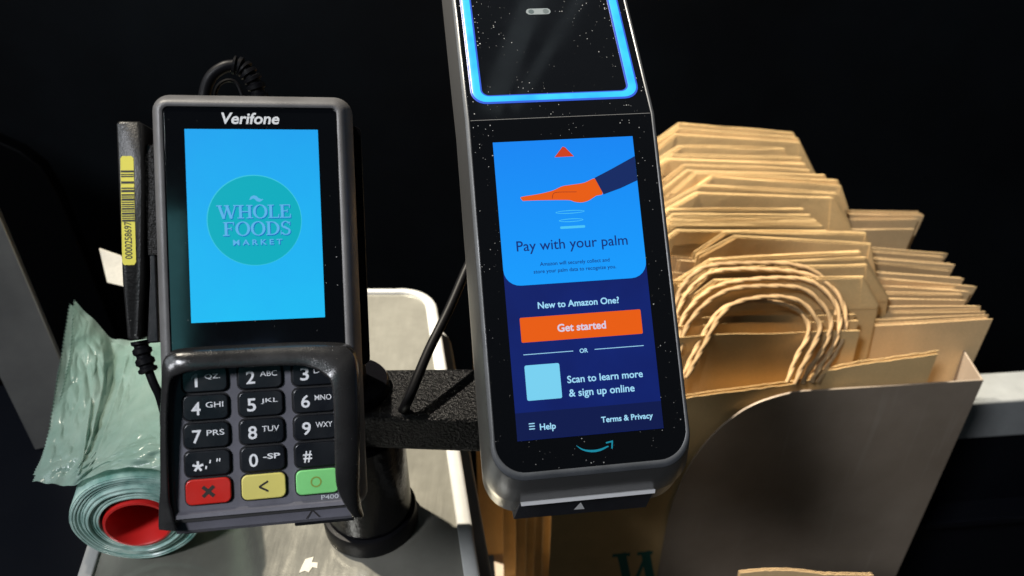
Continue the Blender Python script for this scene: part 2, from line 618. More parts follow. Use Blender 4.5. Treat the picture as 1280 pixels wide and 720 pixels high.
# upright steel post at the left
pA, pB = at(0, 303, 650), at(-10, 303, 650)
post = thing('post', 'flat grey steel post rising at the far left in front of the dark wall', 'post', (-400, 500, -118), Euler((0, 0, math.radians(18))))
obj('post_face', MB().box((-19, -2, 0), (28, 6, 380)), 'post', post, bevel=1.2)
obj('post_flange', MB().box((-19, 6.5, 0), (-16, 40, 380)), 'post', post, bevel=.5)

# ================================================================== card terminal
TV, EV = Vector((-99.17, 267.86, 242.43)), Euler((0.9443, 0.0985, 0.2089))
tm = thing('payment_terminal', 'charcoal card terminal with a bright blue screen and a number keypad', 'payment terminal', TV, EV)

def ring(x0, y0, x1, y1, r, z, n=6):
    return [(x, y, z) for x, y in rrect(x0, y0, x1, y1, r, n)]

b = MB()
b.rings([ring(-32.4, -108, 32.2, 45.7, 2.2, -.9), ring(-32.4, -108, 32.2, 45.7, 2.2, 0.5), ring(-33.2, -109, 33.0, 46.4, 2.8, 0.9), ring(-34.3, -110, 34.2, 47.4, 3.4, 0.7),
         ring(-35.4, -112, 35.6, 49.0, 4.5, -0.8), ring(-36.9, -113.5, 38.0, 51.4, 6.5, -5.2), ring(-37.4, -114, 38.7, 52.0, 7, -8), ring(-37.4, -114, 38.7, 52.0, 7, -10)], True, True, False)
obj('front_shell', b, 'charcoal', tm, smooth=60)
b = MB()
b.rings([ring(-37.0, -113.5, 38.5, 51.6, 6.5, -10.1), ring(-37.0, -113.5, 39.0, 51.6, 6.5, -24), ring(-34, -105, 36, 48, 6, -33)], True, True, True)
obj('rear_shell', b, 'black', tm, smooth=50)
b = MB().prism(rrect(-37, -58, 42.6, 44, 3), -25.5, -22.5)
obj('back_plate', b, 'gloss_black', tm, bevel=.5)
gl = obj('screen_glass', MB().prism(rrect(-32.0, -50.2, 31.8, 45.3, 2), -0.6, 0.25), 'glass', tm, bevel=.15)
obj('maker_name', text('Verifone', -11.2, 10.2, 39.0, 43.5, 0.32, 0.022, 0.18), 'print', gl)

SCR_B = glow('blue_screen', (28, 170, 242))
_n = N(SCR_B)
_gx = _n.add('ShaderNodeSeparateXYZ')
_n.link(_n.tc.outputs['Object'], _gx.inputs[0])
_f = _n.math('ADD', _n.math('MULTIPLY', _gx.outputs[1], 10.0), _n.math('MULTIPLY', _n.noise(30, 4), .5))
_n.link(_n.ramp(_n.math('ADD', _f, .25), [(0.05, (0.012, 0.51, 0.90)), (0.95, (0.012, 0.36, 0.87))]), _n.b.inputs['Emission Color'])
scr = obj('display', MB().prism([(-24.7, -37), (24.7, -37), (24.7, 37), (-24.7, 37)], 0.27, 0.36), SCR_B, tm)
circ = lambda cx, cy, r, n=64: [(cx + r * math.cos(2 * math.pi * k / n), cy + r * math.sin(2 * math.pi * k / n)) for k in range(n)]
lg = obj('logo_disc', flat(circ(-0.3, 1.7, 17.6), 0.37, .03), glow('logo_edge', (58, 196, 226)), scr)
obj('logo_field', flat(circ(-0.25, 1.6, 17.3), 0.42, .03), glow('logo_teal', (4, 172, 190)), scr)

def leaf(mb, z):
    top = [(-1.5, 9.7), (-.9, 11.0), (.2, 11.5), (1.2, 11.2), (2.0, 10.4), (2.9, 10.0), (3.7, 10.0)]
    bot = [(-.8, 9.9), (-.1, 10.3), (.6, 10.0), (1.3, 9.2), (2.3, 8.9), (3.2, 9.4), (3.9, 10.2)]
    n = len(top)
    mb.add([(x - .6, y - .2, z) for x, y in top] + [(x - .6, y - .2, z) for x, y in bot], [(i, i + 1, n + i + 1, n + i) for i in range(n - 1)])

for nm, dx, dy, z, m in (('logo_shade', .25, -.3, .46, glow('logo_shade', (10, 100, 185))), ('logo_lettering', 0, 0, .50, glow('logo_letters', (92, 178, 232)))):
    b = MB()
    serif_word(b, 'WHOLE', -14.0 + dx, 13.2 + dx, 2.4 + dy, 7.6 + dy, z)
    serif_word(b, 'FOODS', -12.0 + dx, 13.0 + dx, -4.2 + dy, 1.1 + dy, z)
    text('M A R K E T', -8.6 + dx, 9.6 + dx, -7.9 + dy, -5.8 + dy, z, 0.018, mb=b)
    leaf(b, z + .02)
    obj(nm, b, m, scr)

# keypad plate, keys
obj('keypad_plate', MB().prism(rrect(-33.2, -108.2, 33, -50.5, 2), -.7, 0.15), 'plate', tm, bevel=.2)
LEG = {}
keys = [('1', 'QZ.'), ('2', 'ABC'), ('3', 'DEF'), ('4', 'GHI'), ('5', 'JKL'), ('6', 'MNO'), ('7', 'PRS'), ('8', 'TUV'), ('9', 'WXY'), ('*', ',\' "'), ('0', '-SP'), ('#', '')]
for i in range(15):
    r, c = divmod(i, 3)
    cx, cy = -20.5 + 20.0 * c - .012 * 0, -58.4 - 10.55 * r
    hx, hy = 8.1, 4.75
    mname = 'key' if r < 4 else ('red', 'yellow', 'green')[c]
    k = obj('key', MB().prism(rrect(cx - hx, cy - hy, cx + hx, cy + hy, 2.3), 0.2, 1.75), mname, tm, bevel=.45)
    obj('key_gap', MB().prism(rrect(cx - hx - .55, cy - hy - .6, cx + hx + .55, cy + hy + .5, 2.7), .16, .30), 'well', k)
    if r < 4:
        d, a = keys[i]
        k['label'] = 'black key marked %s' % {'*': 'star', '#': 'hash'}.get(d, d)
        b = MB()
        if d == '*':
            for ang in range(0, 360, 72):
                t = math.radians(90 + ang)
                b.add([(x, y, 1.82 + ang * 1e-5) for x, y in seg((cx - 3.4, cy - .9), (cx - 3.4 + 2.0 * math.cos(t), cy - .9 + 2.0 * math.sin(t)), .85)], [(0, 1, 2, 3)])
            for x, y, ww in ((cx - .4, cy - .9, .6), (cx + 1.1, cy + 1.2, .5), (cx + 3.6, cy + 1.6, .45), (cx + 4.5, cy + 1.6, .45)):
                b.add([(p_, q_, 1.82) for p_, q_ in seg((x, y), (x - .25, y - 1.2), ww)], [(0, 1, 2, 3)])
        else:
            wd = 3.3
            if d == '1':
                b.add([(x, y, 1.82) for x, y in ((cx - 3.5, cy - 2.8), (cx - 2.5, cy - 2.8), (cx - 2.5, cy + 2.2), (cx - 3.3, cy + 2.2), (cx - 4.6, cy + 1.2), (cx - 4.6, cy + .3), (cx - 3.5, cy + .9))], [tuple(range(7))])
            else:
              text(d, cx - 3.4 - wd / 2, cx - 3.4 + wd / 2, cy - 2.8, cy + 2.2 if d != '#' else cy + 1.6, 1.82, 0.016, mb=b)
            if a:
                text(a, cx + .1, cx + (6.4 if len(a) > 2 and a != 'QZ.' else 5.6), cy - .2, cy + 1.9, 1.82, 0.022 if a == '-SP' else .004, mb=b)
        obj('legend', b, 'legend', k)
    else:
        k['label'] = ('red cancel key', 'yellow back key', 'green enter key')[c]
        b = MB()
        if c == 0:
            for sgn in (1, -1):
                b.add([(x, y, 1.82 + sgn * .003) for x, y in seg((cx - 2.0, cy - 1.9 * sgn), (cx + 2.0, cy + 1.9 * sgn), 1.3)], [(0, 1, 2, 3)])
        elif c == 1:
            b.add([(x, y, 1.82) for x, y in seg((cx + 1.6, cy + 1.9), (cx - 1.7, cy), .75)], [(0, 1, 2, 3)])
            b.add([(x, y, 1.826) for x, y in seg((cx + 1.6, cy - 1.9), (cx - 1.7, cy), .75)], [(0, 1, 2, 3)])
        else:
            for kk in range(28):
                a0, a1 = 2 * math.pi * kk / 28, 2 * math.pi * (kk + 1) / 28
                b.add([(cx - .6 + rr * math.cos(t), cy + rr * math.sin(t), 1.82) for rr, t in ((2.1, a0), (2.1, a1), (1.55, a1), (1.55, a0))], [(0, 1, 2, 3)])
        obj('legend', b, M['dark_legend'] if c < 2 else mat('olive_legend', (0.22, 0.30, 0.05), .5), k)
obj('model_number', text('P400', 20.6, 27.2, -108.0, -106.3, 0.24, 0.008), 'print', tm)

# card slot lip at the bottom end
lip = MB()
prof = [(-107.6, .3), (-108.6, 1.6), (-110.0, 1.9), (-110.6, -1.2), (-111.6, -1.6), (-115.3, -2.0), (-116.6, -3.2), (-116.6, -9), (-108, -9)]
lip.rings([[(-33.0, y, z) for y, z in prof], [(-32.0, y, z) for y, z in prof], [(0, y - .2, z) for y, z in prof], [(31.2, y - .5, z) for y, z in prof], [(32.2, y - .5, z) for y, z in prof]], True, True, True)
sl = obj('card_slot', lip, 'plate', tm, smooth=35)
obj('slot_opening', MB().box((-30, -111.5, -1.5), (30, -110.5, -.6)), 'well', sl)
b = MB()
for q_ in (seg((14.6, -115.2), (17.0, -112.0), .35), seg((17.0, -112.0), (19.6, -115.0), .35)):
    b.add([(x, y, -1.35) for x, y in q_], [(0, 1, 2, 3)])
obj('card_mark', b, 'dark_legend', sl)
obj('foot', MB().box((10, -118.6, -9.5), (33, -114.0, -4.5)), 'black', tm, bevel=.6)
obj('foot', MB().box((-31, -117.6, -9.5), (-19, -114.0, -5.5)), 'black', tm, bevel=.6)

# privacy shield round the keypad: a wall swept along its arch
ST = [((-31.6, -114.0), (-37.8, -113.3), 3), ((-33.2, -106), (-37.4, -105.6), 3.5), ((-33.8, -99.6), (-36.8, -98.3), 4.5), ((-33.2, -75.8), (-36.0, -75.9), 6), ((-32.3, -63.5), (-35.0, -59.8), 7.5),
      ((-30.9, -57.5), (-34.2, -52.0), 8.5), ((-28.5, -56.0), (-32.2, -48.9), 9), ((-22.5, -54.6), (-26.7, -47.5), 10), ((-6.9, -54.4), (-6.9, -47.5), 10), ((12.8, -54.8), (13.8, -47.6), 10),
      ((19.4, -56.2), (29.0, -48.2), 11), ((23.6, -59.0), (33.2, -50.2), 12), ((25.8, -61.7), (35.2, -54.4), 13), ((26.5, -69.7), (35.6, -64), 13), ((26.2, -91.0), (34.6, -92.3), 12),
      ((26.4, -101.3), (34.2, -104.6), 9), ((28.6, -108.4), (34.4, -111.7), 6), ((32.0, -115.1), (35.1, -116.3), 3)]
st = spline([(a[0], a[1], h) for a, _, h in ST], 5)
so = spline([(bb[0], bb[1], h) for _, bb, h in ST], 5)
rings = []
for a, bb in zip(st, so):
    d = (bb - a)
    d.z = 0
    wd = d.length
    d.normalize()
    h = a.z
    A = lambda u, z: (a.x + d.x * u, a.y + d.y * u, z)
    rings.append([A(wd * .3, .2), A(.4, h * .55), A(0.1, h - .9), A(.45, h - .2), A(1.0, h), A(wd * .45 + .3, h - .35), A(wd - .4, h - 1.6), A(wd + .5, h - 3.4 if h > 6 else h * .45), A(wd + 1.6, -1.5 if h > 6 else -3), A(wd + 1.8, -8.5)])
obj('keypad_shield', MB().rings(rings, True, True, True), 'shield', tm, smooth=75)

# cable rising from behind the terminal
cb = MB()
cp = spline([(-22, 46, -29), (-20.5, 58, -27), (-17.5, 64.5, -25), (-12.4, 68.2, -24), (-7.5, 69.2, -24)], 8)
cb.tube(cp, 2.5, 12)
cbl = obj('cable', cb, 'rubber', tm)
b = MB()
sp = spline([(-8.5, 69.4, -24), (-5.0, 68.4, -24), (-2.4, 65.5, -24), (0, 61, -25), (1.6, 54, -27), (2, 46, -30)], 12)
rr = []
for i in range(len(sp)):
    rr.append(3.9 if i % 7 < 4 else 2.9)
b.tube(sp, rr, 16)
obj('strain_relief', b, 'rubber', cbl, smooth=30)
obj('thin_cable', MB().tube(spline([(-17, 50, -31), (-16.5, 60, -30), (-12.5, 64, -29), (-8, 63, -29), (-5, 55, -30)], 8), .8, 8), 'rubber', tm)

# ------------------------------------------------------------------ reader module strapped to the terminal's left side
dg = thing('connector_box', 'narrow black box with a yellow barcode sticker beside the card terminal', 'connector box', TV, EV)
b = MB()
top = [(-49.9, 40.3), (-48.9, 41.2), (-41.9, 41.2), (-40.9, 40.3), (-41.1, 20), (-42.6, -18), (-44.4, -41.5), (-45.2, -42.6), (-47.6, -42.6), (-48.6, -41.5), (-49.6, -20), (-49.9, 20)]
b.rings([[(x + .7 * (1 if x < -45 else -1), y - (.6 if y > 0 else -.6), -5.4) for x, y in top], [(x, y, -6.2) for x, y in top], [(x + (1.2 if x > -45 else 0), y, -14) for x, y in top], [(x + (3.5 if x > -45 else .8), y, -27) for x, y in top]], True, True, True)
bx_ = obj('box_shell', b, grain_plastic('speckled_black', (0.010, 0.0098, 0.0095), .38, 900, .8, .25), dg, smooth=45)
obj('side_block', MB().prism([(-40.5, 33), (-38.4, 33), (-38.2, -44), (-42.6, -44), (-40.7, -18)], -30, -9), 'black', dg, bevel=.6)
obj('hook_tape', MB().prism([(-40.9, 28), (-37.7, 33), (-37.6, -10), (-40.9, -10)], -13.5, -8.2), 'velcro', dg)
stk = obj('sticker', MB().prism([(-48.85, 26.8), (-48.2, 27.7), (-44.9, 27.7), (-44.2, 26.8), (-44.55, -12.8), (-45.2, -13.9), (-48.8, -13.9), (-49.4, -12.8)], -5.38, -5.25), 'sticker', dg)
b = MB()
y = 22.2
for wd, gap in [(.8, .9), (.4, .5), (.5, 2.6), (.9, 2.4), (.5, .6), (.9, 1.2), (.6, .5), (.4, .5), (.9, .6), (.4, .7), (.5, .5), (.4, .5), (.7, .5), (.4, .6), (.8, .5), (.5, .6), (.4, .5), (.8, .6)]:
    b.add([(-48.8 - (22 - y) * .008, y, -5.2), (-44.3 - (22 - y) * .008, y, -5.2), (-44.3 - (22 - y) * .008, y - wd, -5.2), (-48.8 - (22 - y) * .008, y - wd, -5.2)], [(0, 3, 2, 1)])
    y -= wd + gap * .62
obj('barcode', b, 'barcode', stk)
obj('serial_number', text('0000258697', -48.3, -45.7, -11.6, 2.6, -5.2, .012, rot=1), 'barcode', stk)
plug = MB()
ax = spline([(-45.6, -43, -13), (-45.0, -47, -13), (-43.9, -52, -13), (-42.9, -55.5, -13)], 6)
plug.tube(ax, [3.6 if i % 5 < 3 else 2.7 for i in range(len(ax))], 14)
pg = obj('plug', plug, 'rubber', dg, smooth=30)
obj('lead', MB().tube(spline([(-42.9, -55, -13), (-41.3, -60, -13), (-39.6, -65, -14), (-38.2, -74, -17), (-36, -90, -24), (-30, -100, -30)], 8), 1.7, 10), 'rubber', pg)

# ================================================================== palm reader
TS, ES = Vector((27.72, 281.67, 205.19)), Euler((0.8228, 0.0123, 0.1355))
ps = thing('palm_scanner', 'tall dark palm reader with a lit blue ring and a touchscreen on an arm', 'palm scanner', TS, ES)
BEND = math.radians(19)
HY = 74.0

def bend(p):
    x, y, z = p
    if y <= HY:
        return (x, y, z)
    u = y - HY
    c, s = math.cos(BEND), math.sin(BEND)
    return (x, HY + u * c + z * s, -u * s + z * c)

YT = HY + 118

def scan_outline(wd, yb, r, top=YT, xo=0.0, rt=10):
    L = []
    for k in range(7):
        a = math.radians(90 + 15 * k)
        L.append((-wd + rt + rt * math.cos(a) + xo, top - rt + rt * math.sin(a)))
    for yy in (HY + 70, HY + 35, HY, HY - 40, HY - 80, HY - 120):
        L.append((-wd + xo, yy))
    for k in range(11):
        a = math.radians(180 + 9 * k)
        L.append((-wd + r + r * math.cos(a) + xo, yb + r + r * math.sin(a)))
    R = [(2 * xo - x, y) for x, y in L[::-1]]
    return L + R

def strips(n):
    h = n // 2
    return [(i, i + 1, n - 2 - i, n - 1 - i) for i in range(h - 1)]

def scan_rings(levels, cap0=False, cap1=False):
    mb = MB()
    rs = []
    for wd, yb, r, z, xo, top in levels:
        o = scan_outline(wd, yb, r, top, xo)
        rs.append([bend((x, y, z)) for x, y in o])
    mb.rings(rs, True)
    n = len(rs[0])
    if cap0:
        mb.f += [f[::-1] for f in strips(n)]
    if cap1:
        off = (len(rs) - 1) * n
        mb.f += [tuple(i + off for i in f) for f in strips(n)]
    return mb

lv = [(40.6, -76.9, 12.5, -.5, 0.2, YT - 2.2), (40.6, -76.9, 12.5, .1, .2, YT - 2.2), (41.0, -77.4, 13, .35, .2, YT - 1.8), (42.0, -79.0, 13.5, 0.0, .2, YT - .8), (42.5, -80.2, 14, -1.0, .2, YT)]
obj('frame', scan_rings(lv), 'gun', ps, smooth=50)
lv = [(42.55, -80.3, 14, -1.05, .2, YT), (43.6, -84, 15, -5, -.1, YT + .5), (45.0, -90.3, 16, -12.5, -.4, YT + .5), (45.2, -90.6, 16, -14, -.4, YT + .5)]
obj('flank', scan_rings(lv), 'gun_flank', ps, smooth=50)
lv = [(45.0, -90.5, 16, -14.05, -.4, YT + .4), (44.6, -95.5, 16, -24, -.6, YT), (40, -86, 14, -42, -.4, YT - 6)]
obj('rear_shell', scan_rings(lv, False, True), 'gun_flank', ps, smooth=50)
g = scan_rings([(40.5, -76.8, 12.4, -.3, .2, YT - 2.3), (40.5, -76.8, 12.4, 0.2, .2, YT - 2.3)], False, True)
gl = obj('front_glass', g, 'scan_glass', ps, smooth=15)
# fine seam across the fold
obj('fold_seam', MB().tube([(-40, HY + .2, .12), (40.3, HY + .2, .12)], .16, 6), mat('seam', (.12, .12, .12), .5), gl)

def up(mb):
    mb.v = [bend((x, y + HY, z)) for x, y, z in mb.v]
    return mb

# light ring on the upper, tilted part
def ring_band(outer, inner, z0, z1):
    n = len(outer)
    return MB().rings([[(x, y, z0) for x, y in outer], [(x, y, z1 - .15) for x, y in outer], [(x + (xi - x) * .1, y + (yi - y) * .1, z1) for (x, y), (xi, yi) in zip(outer, inner)],
                       [(x + (xi - x) * .9, y + (yi - y) * .9, z1) for (x, y), (xi, yi) in zip(outer, inner)], [(x, y, z1 - .15) for x, y in inner], [(x, y, z0) for x, y in inner]])
RB = glow('ring_blue', (30, 150, 255), 1.0)
_n = N(RB)
_n.link(_n.ramp(_n.noise(40, 3), [(0.3, (0.015, 0.40, 1.0)), (0.72, (0.06, 0.72, 1.0))]), _n.b.inputs['Emission Color'])
_n.b.inputs['Emission Strength'].default_value = 1.15
RE = glow('ring_edge', (60, 105, 235), .9)
rg = obj('light_ring', up(ring_band(rrect(-38.6, 9.0, 37.6, 106, 7), rrect(-33.4, 13.6, 32.4, 101.4, 3.2), .22, .6)), RE, ps)
obj('ring_core', up(ring_band(rrect(-37.9, 9.8, 36.9, 105.3, 6.4), rrect(-34.1, 13.0, 33.1, 102.0, 3.8), .3, .72)), RB, rg)
pl = obj('palm_window', up(MB().prism(rrect(-7.8, 61.5, 3.9, 65.3, 1.85, 8), .22, .34)), mat('window_glass', (.13, .15, .16), .2), ps)
obj('lens', up(flat(circ(-5.4, 63.4, 1.35, 24), .36, .05)), mat('lens_a', (.05, .065, .07), .15), pl)
obj('lens', up(flat(circ(1.6, 63.4, 1.45, 24), .36, .05)), mat('lens_b', (.07, .085, .09), .15), pl)

# touchscreen
NAVY = glow('navy_screen', (6, 30, 118))
_n = N(NAVY)
_n.link(_n.ramp(_n.noise(22, 3), [(0.3, (0.0008, 0.009, 0.115)), (0.75, (0.0015, 0.015, 0.17))]), _n.b.inputs['Emission Color'])
ds = obj('display', MB().prism([(-31.1, -64), (31.2, -64), (31.2, 63.9), (-31.1, 63.9)], .22, .30), NAVY, ps)
AZ = glow('azure_panel', (12, 140, 250))
_n = N(AZ)
_gx = _n.add('ShaderNodeSeparateXYZ')
_n.link(_n.tc.outputs['Object'], _gx.inputs[0])
_n.link(_n.ramp(_n.math('ADD', _n.math('MULTIPLY', _gx.outputs[1], 14.0), .05), [(0.05, (0.004, 0.33, 0.98)), (0.95, (0.003, 0.235, 0.90))]), _n.b.inputs['Emission Color'])
LT = glow('pale_screen_text', (160, 220, 250))
DK = glow('dark_screen_text', (8, 44, 120))
OR = glow('orange_picture', (232, 92, 8))
obj('picture_panel', MB().prism(rrect(-31.1, .6, 31.2, 63.9, (0, 7, 7, 0)), .31, .37), AZ, ds)
obj('up_arrow', flat([(-4.6, 56.0), (4.0, 56.0), (.5, 60.2), (-.6, 60.6), (-1.0, 60.2)], .38, .03), glow('arrow_red', (206, 62, 22)), ds)
hand = [(-21.2, 38.7), (-20.1, 39.2), (-13.6, 39.9), (-7.0, 41.1), (-2.6, 42.8), (0.7, 43.2), (7.3, 43.9), (12.4, 45.6), (13.7, 42.5), (15.1, 38.5), (12.2, 37.8), (8.7, 35.9), (5.4, 35.2), (2.2, 35.7), (0.1, 36.5), (-6.3, 36.9), (-13.8, 37.2), (-20.2, 37.3)]
hs = [tuple(v)[:2] for v in spline([(x, y, 0) for x, y in hand], 4)]
hp = obj('hand_picture', flat(hs, .38, .03), OR, ds)
b = MB()
th = spline([(-7.3, 37.6, 0), (-6.6, 39.7, 0), (-4.4, 40.3, 0), (3.7, 40.0, 0)], 6)
for a_, b_ in zip(th, th[1:]):
    b.add([(x, y, .43) for x, y in seg(a_, b_, .22)], [(0, 1, 2, 3)])
obj('thumb_line', b, glow('thumb_line', (130, 40, 30)), hp)
obj('sleeve_picture', flat([(12.2, 45.8), (19.9, 49.3), (31.15, 54.7), (31.15, 43.7), (23.4, 40.6), (15.5, 38.2)], .43, .03), glow('sleeve_navy', (10, 38, 98)), ds)
b = MB()
for cx, cy, rx, ry, wv in ((.0, 31.3, 6.4, .75, .4), (.1, 27.6, 5.4, .75, .45)):
    for (p0, p1, p2, p3) in arcb(cx, cy, rx, ry, .3, wv, 0, 360, 28):
        b.add([(x, y, .38) for x, y in (p0, p1, p2, p3)], [(0, 1, 2, 3)])
b.add([(x, y, .38) for x, y in rrect(-5.0, 24.0, 6.0, 25.1, .5)], [tuple(range(28))])
obj('wave_picture', b, glow('wave_cyan', (74, 196, 246)), ds)
obj('heading', text('Pay with your palm', -24.6, 24.0, 15.4, None, .39, .006), DK, ds)
b = text('Amazon will securely collect and', -15.2, 15.2, 8.5, None, .39, .008)
text('store your palm data to recognize you.', -18.2, 17.8, 5.4, None, .39, .008, mb=b)
obj('small_print', b, DK, ds)
obj('prompt', text('New to Amazon One?', -17.7, 17.6, -9.7, None, .32, .022), LT, ds)
bt = obj('button', MB().prism(rrect(-25.9, -23.6, 26.5, -13.1, .6), .31, .38), OR, ds)
obj('button_text', text('Get started', -10.2, 10.8, -20.1, None, .40, .026), glow('button_text', (214, 206, 226)), ds)
b = text('OR', -1.6, 2.0, -29.7, None, .32, .02)
b.add([(x, y, .32) for x, y in seg((-25.6, -28.7), (-4.3, -28.7), .28)], [(0, 1, 2, 3)])
b.add([(x, y, .32) for x, y in seg((4.9, -28.7), (26.3, -28.7), .28)], [(0, 1, 2, 3)])
obj('divider', b, LT, ds)
obj('pale_tile', MB().prism(rrect(-25.6, -47.9, -10.8, -33.2, .8), .31, .36), glow('pale_tile', (120, 208, 240)), ds)
b = text('Scan to learn more', -8.0, 24.6, -41.9, None, .32, .016)
text('& sign up online', -7.8, 20.4, -47.6, None, .32, .016, mb=b)
obj('scan_text', b, LT, ds)
obj('footer', MB().box((-31.1, -63.9, .305), (31.2, -52.6, .33)), glow('footer_navy', (3, 20, 74)), ds)
b = text('Help', -21.3, -14.6, -60.2, None, .35, .02)
text('Terms & Privacy', 4.8, 27.1, -59.4, None, .35, .02, mb=b)
for yy in (-57.3, -58.4, -59.5):
    b.add([(x, y, .35) for x, y in seg((-25.8, yy), (-23.4, yy), .42)], [(0, 1, 2, 3)])
obj('footer_text', b, LT, ds)
sm_t = spline([(-6.7, -67.8, 0), (-4.0, -69.5, 0), (-.8, -70.2, 0), (3.0, -70.1, 0), (6.6, -69.1, 0)], 6)
sm_b = spline([(-6.7, -68.0, 0), (-4.4, -69.95, 0), (-.9, -71.1, 0), (3.0, -71.0, 0), (7.0, -69.5, 0)], 6)
b = MB()
n_ = len(sm_t)
b.add([(v.x, v.y, .24) for v in sm_t] + [(v.x, v.y, .24) for v in sm_b], [(i, n_ + i, n_ + i + 1, i + 1) for i in range(n_ - 1)])
for q_ in (seg((5.9, -67.9), (8.9, -67.4), .6), seg((8.7, -67.2), (8.2, -70.4), .6)):
    b.add([(x, y, .247) for x, y in q_], [(0, 1, 2, 3)])
obj('smile_mark', b, glow('smile_teal', (22, 140, 165), .9), gl)
# card slot along the lower end
zc = -13.6
sl = MB()
sl.add([(-30.5, -90.6, -12.3), (27.6, -90.9, -12.3), (26.6, -99.2, -24.6), (-32.8, -98.6, -24.6), (-30.5, -91.5, -30), (27, -91.5, -30), (26.6, -95, -30), (-32.8, -95, -30)],
       [(0, 3, 2, 1), (3, 7, 6, 2), (0, 4, 7, 3), (1, 2, 6, 5), (0, 1, 5, 4)])
so_ = obj('card_slot', sl, 'slot', ps)
ed = MB()
ed.add([(-30.5, -89.9, -9.6), (27.6, -90.0, -9.6), (27.6, -91.7, -10.9), (-30.5, -91.6, -10.9), (-30.5, -90.0, -13), (27.6, -90, -13)], [(0, 3, 2, 1), (0, 1, 5, 4), (3, 4, 5, 2), (0, 4, 3), (1, 2, 5)])
obj('edge_strip', ed, 'strip', so_)
tr = MB()
def slotpt(x, t): return (x, -90.75 - 8.3 * t - .16, -12.3 - 12.3 * t + .11)
tr.add([slotpt(-4.2, .25), slotpt(-6.6, .68), slotpt(-1.8, .70)], [(0, 1, 2)])
obj('arrow_mark', tr, 'strip', so_)

# ================================================================== stand
PX, PY = -86.5, 322
sd = thing('stand', 'black textured pole stand with a flat side arm behind the two terminals', 'stand', (PX, PY, 0))
obj('base_ring', MB().lathe([(0, .3), (28, .3), (28.3, 2), (28.3, 11), (27.6, 13.0), (26, 13.4)], 64), 'rubber', sd, smooth=35)
obj('pole', MB().lathe([(0, 13.5), (25.5, 13.5), (25.5, 80), (19.5, 81.8), (19.5, 105), (0, 105)], 64), 'gloss_black', sd, smooth=40)
obj('pole_cap', MB().lathe([(0, 105.2), (20.4, 105.2), (20.6, 112), (19.6, 113.6), (0, 114)], 64), 'gloss_black', sd, smooth=40)
obj('arm', MB().prism([(-6, -19), (62, -22.5), (120, -24), (120, 19), (62, 19), (-6, 18)], 82, 107.5), 'powder', sd, bevel=3.5)
# head plates that carry the terminals
VM = EV.to_matrix()
SMx = ES.to_matrix()
b = MB()
q0, q1 = Vector((PX, PY, 100)), TV + VM @ Vector((2, -30, -36))
b.tube([q0 - Vector((PX, PY, 0)), (q0 + Vector((0, 2, 40))) - Vector((PX, PY, 0)), q1 - Vector((PX, PY, 0))], 9, 16)
obj('terminal_mount', b, 'powder', sd)
b = MB()
q1 = TS + SMx @ Vector((0, -25, -43))
b.tube([(112, -6, 94), (116, 0, 118), q1 - Vector((PX, PY, 0))], 10, 16)
obj('scanner_mount', b, 'powder', sd)
cb = thing('data_cable', 'straight black cable running from the pole up behind the palm reader', 'cable', at(512, 500, 408))
pts = [at(496, 535, 425), at(503, 515, 420), at(512, 496, 412), at(535, 440, 420), at(562, 385, 432), at(590, 322, 446), at(612, 290, 458), at(640, 280, 470)]
obj('cable_jacket', MB().tube([p_ - at(512, 500, 408) for p_ in spline(pts, 6)], 2.7, 12), 'rubber', cb)

# ================================================================== produce bag roll
RC = Vector((-209.5, 292, 34.8))
rl = thing('bag_roll', 'roll of translucent green produce bags with a red core lying on the steel counter', 'bag roll', (RC.x, RC.y, 0))
RM = Matrix.Translation((0, 0, 34.8)) @ Euler((math.radians(-90), 0, math.radians(12))).to_matrix().to_4x4()
prof = [(18.6, 4)]
r_ = 19.0
rq = random.Random(3)
while r_ < 33:
    z_ = rq.uniform(-1.2, 1.4) + (33 - r_) * -.06
    prof += [(r_, z_ + .5), (r_ + .35, z_), (r_ + 1.0, z_ + .1), (r_ + 1.25, z_ + .7)]
    r_ += rq.uniform(1.3, 2.2)
prof += [(34.2, 1.0), (34.5, 3), (34.2, 12), (34.5, 30), (34.1, 40), (18.6, 40)]
def wob(mb, k):
    out = []
    for x, y, z in mb.v:
        v = Vector((x, y, z - 34.8))
        s = 1 + k * math.sin(3.1 * math.atan2(v.z, v.x) + .05 * y) + k * .6 * math.sin(7 * math.atan2(v.z, v.x) + .09 * y)
        out.append((x * s, y, 37 + v.z * s))
    mb.v = out
    return mb
obj('film_winding', wob(MB().lathe(prof + [prof[0]], 72, RM, False), .010), 'roll', rl, smooth=25)
obj('core', MB().lathe([(0, 39), (16, 39.5), (18.4, 39.5), (18.4, 0), (17.9, -1.6), (16.6, -1.8), (16.0, -.8), (16.0, 38), (0, 38)], 56, RM), 'core', rl)

# loose bag torn up off the roll
gb = thing('produce_bag', 'crumpled translucent green plastic bag hanging loose above the red cored roll', 'plastic bag', (-265, 400, 40))
def lerp(a, b_, t): return a + (b_ - a) * t
Lc = spline([at(86, 378, 545), at(76, 440, 515), at(66, 500, 485), at(54, 560, 458), at(40, 602, 440)], 6)
Rc = spline([at(232, 410, 560), at(236, 460, 510), at(236, 520, 446), at(232, 560, 424), at(215, 590, 418)], 6)
Tc = spline([at(86, 378, 545), at(112, 404, 545), at(136, 427, 545), at(160, 430, 548), at(190, 416, 555), at(232, 410, 560)], 6)
Bc = spline([at(40, 602, 440), at(66, 605, 436), at(92, 606, 430), at(122, 592, 424), at(160, 584, 420), at(215, 590, 418)], 6)
NS, NT = 110, 110
def samp(c, t):
    f = t * (len(c) - 1)
    i = min(int(f), len(c) - 2)
    return c[i].lerp(c[i + 1], f - i)
from mathutils import noise as mn
vs = []
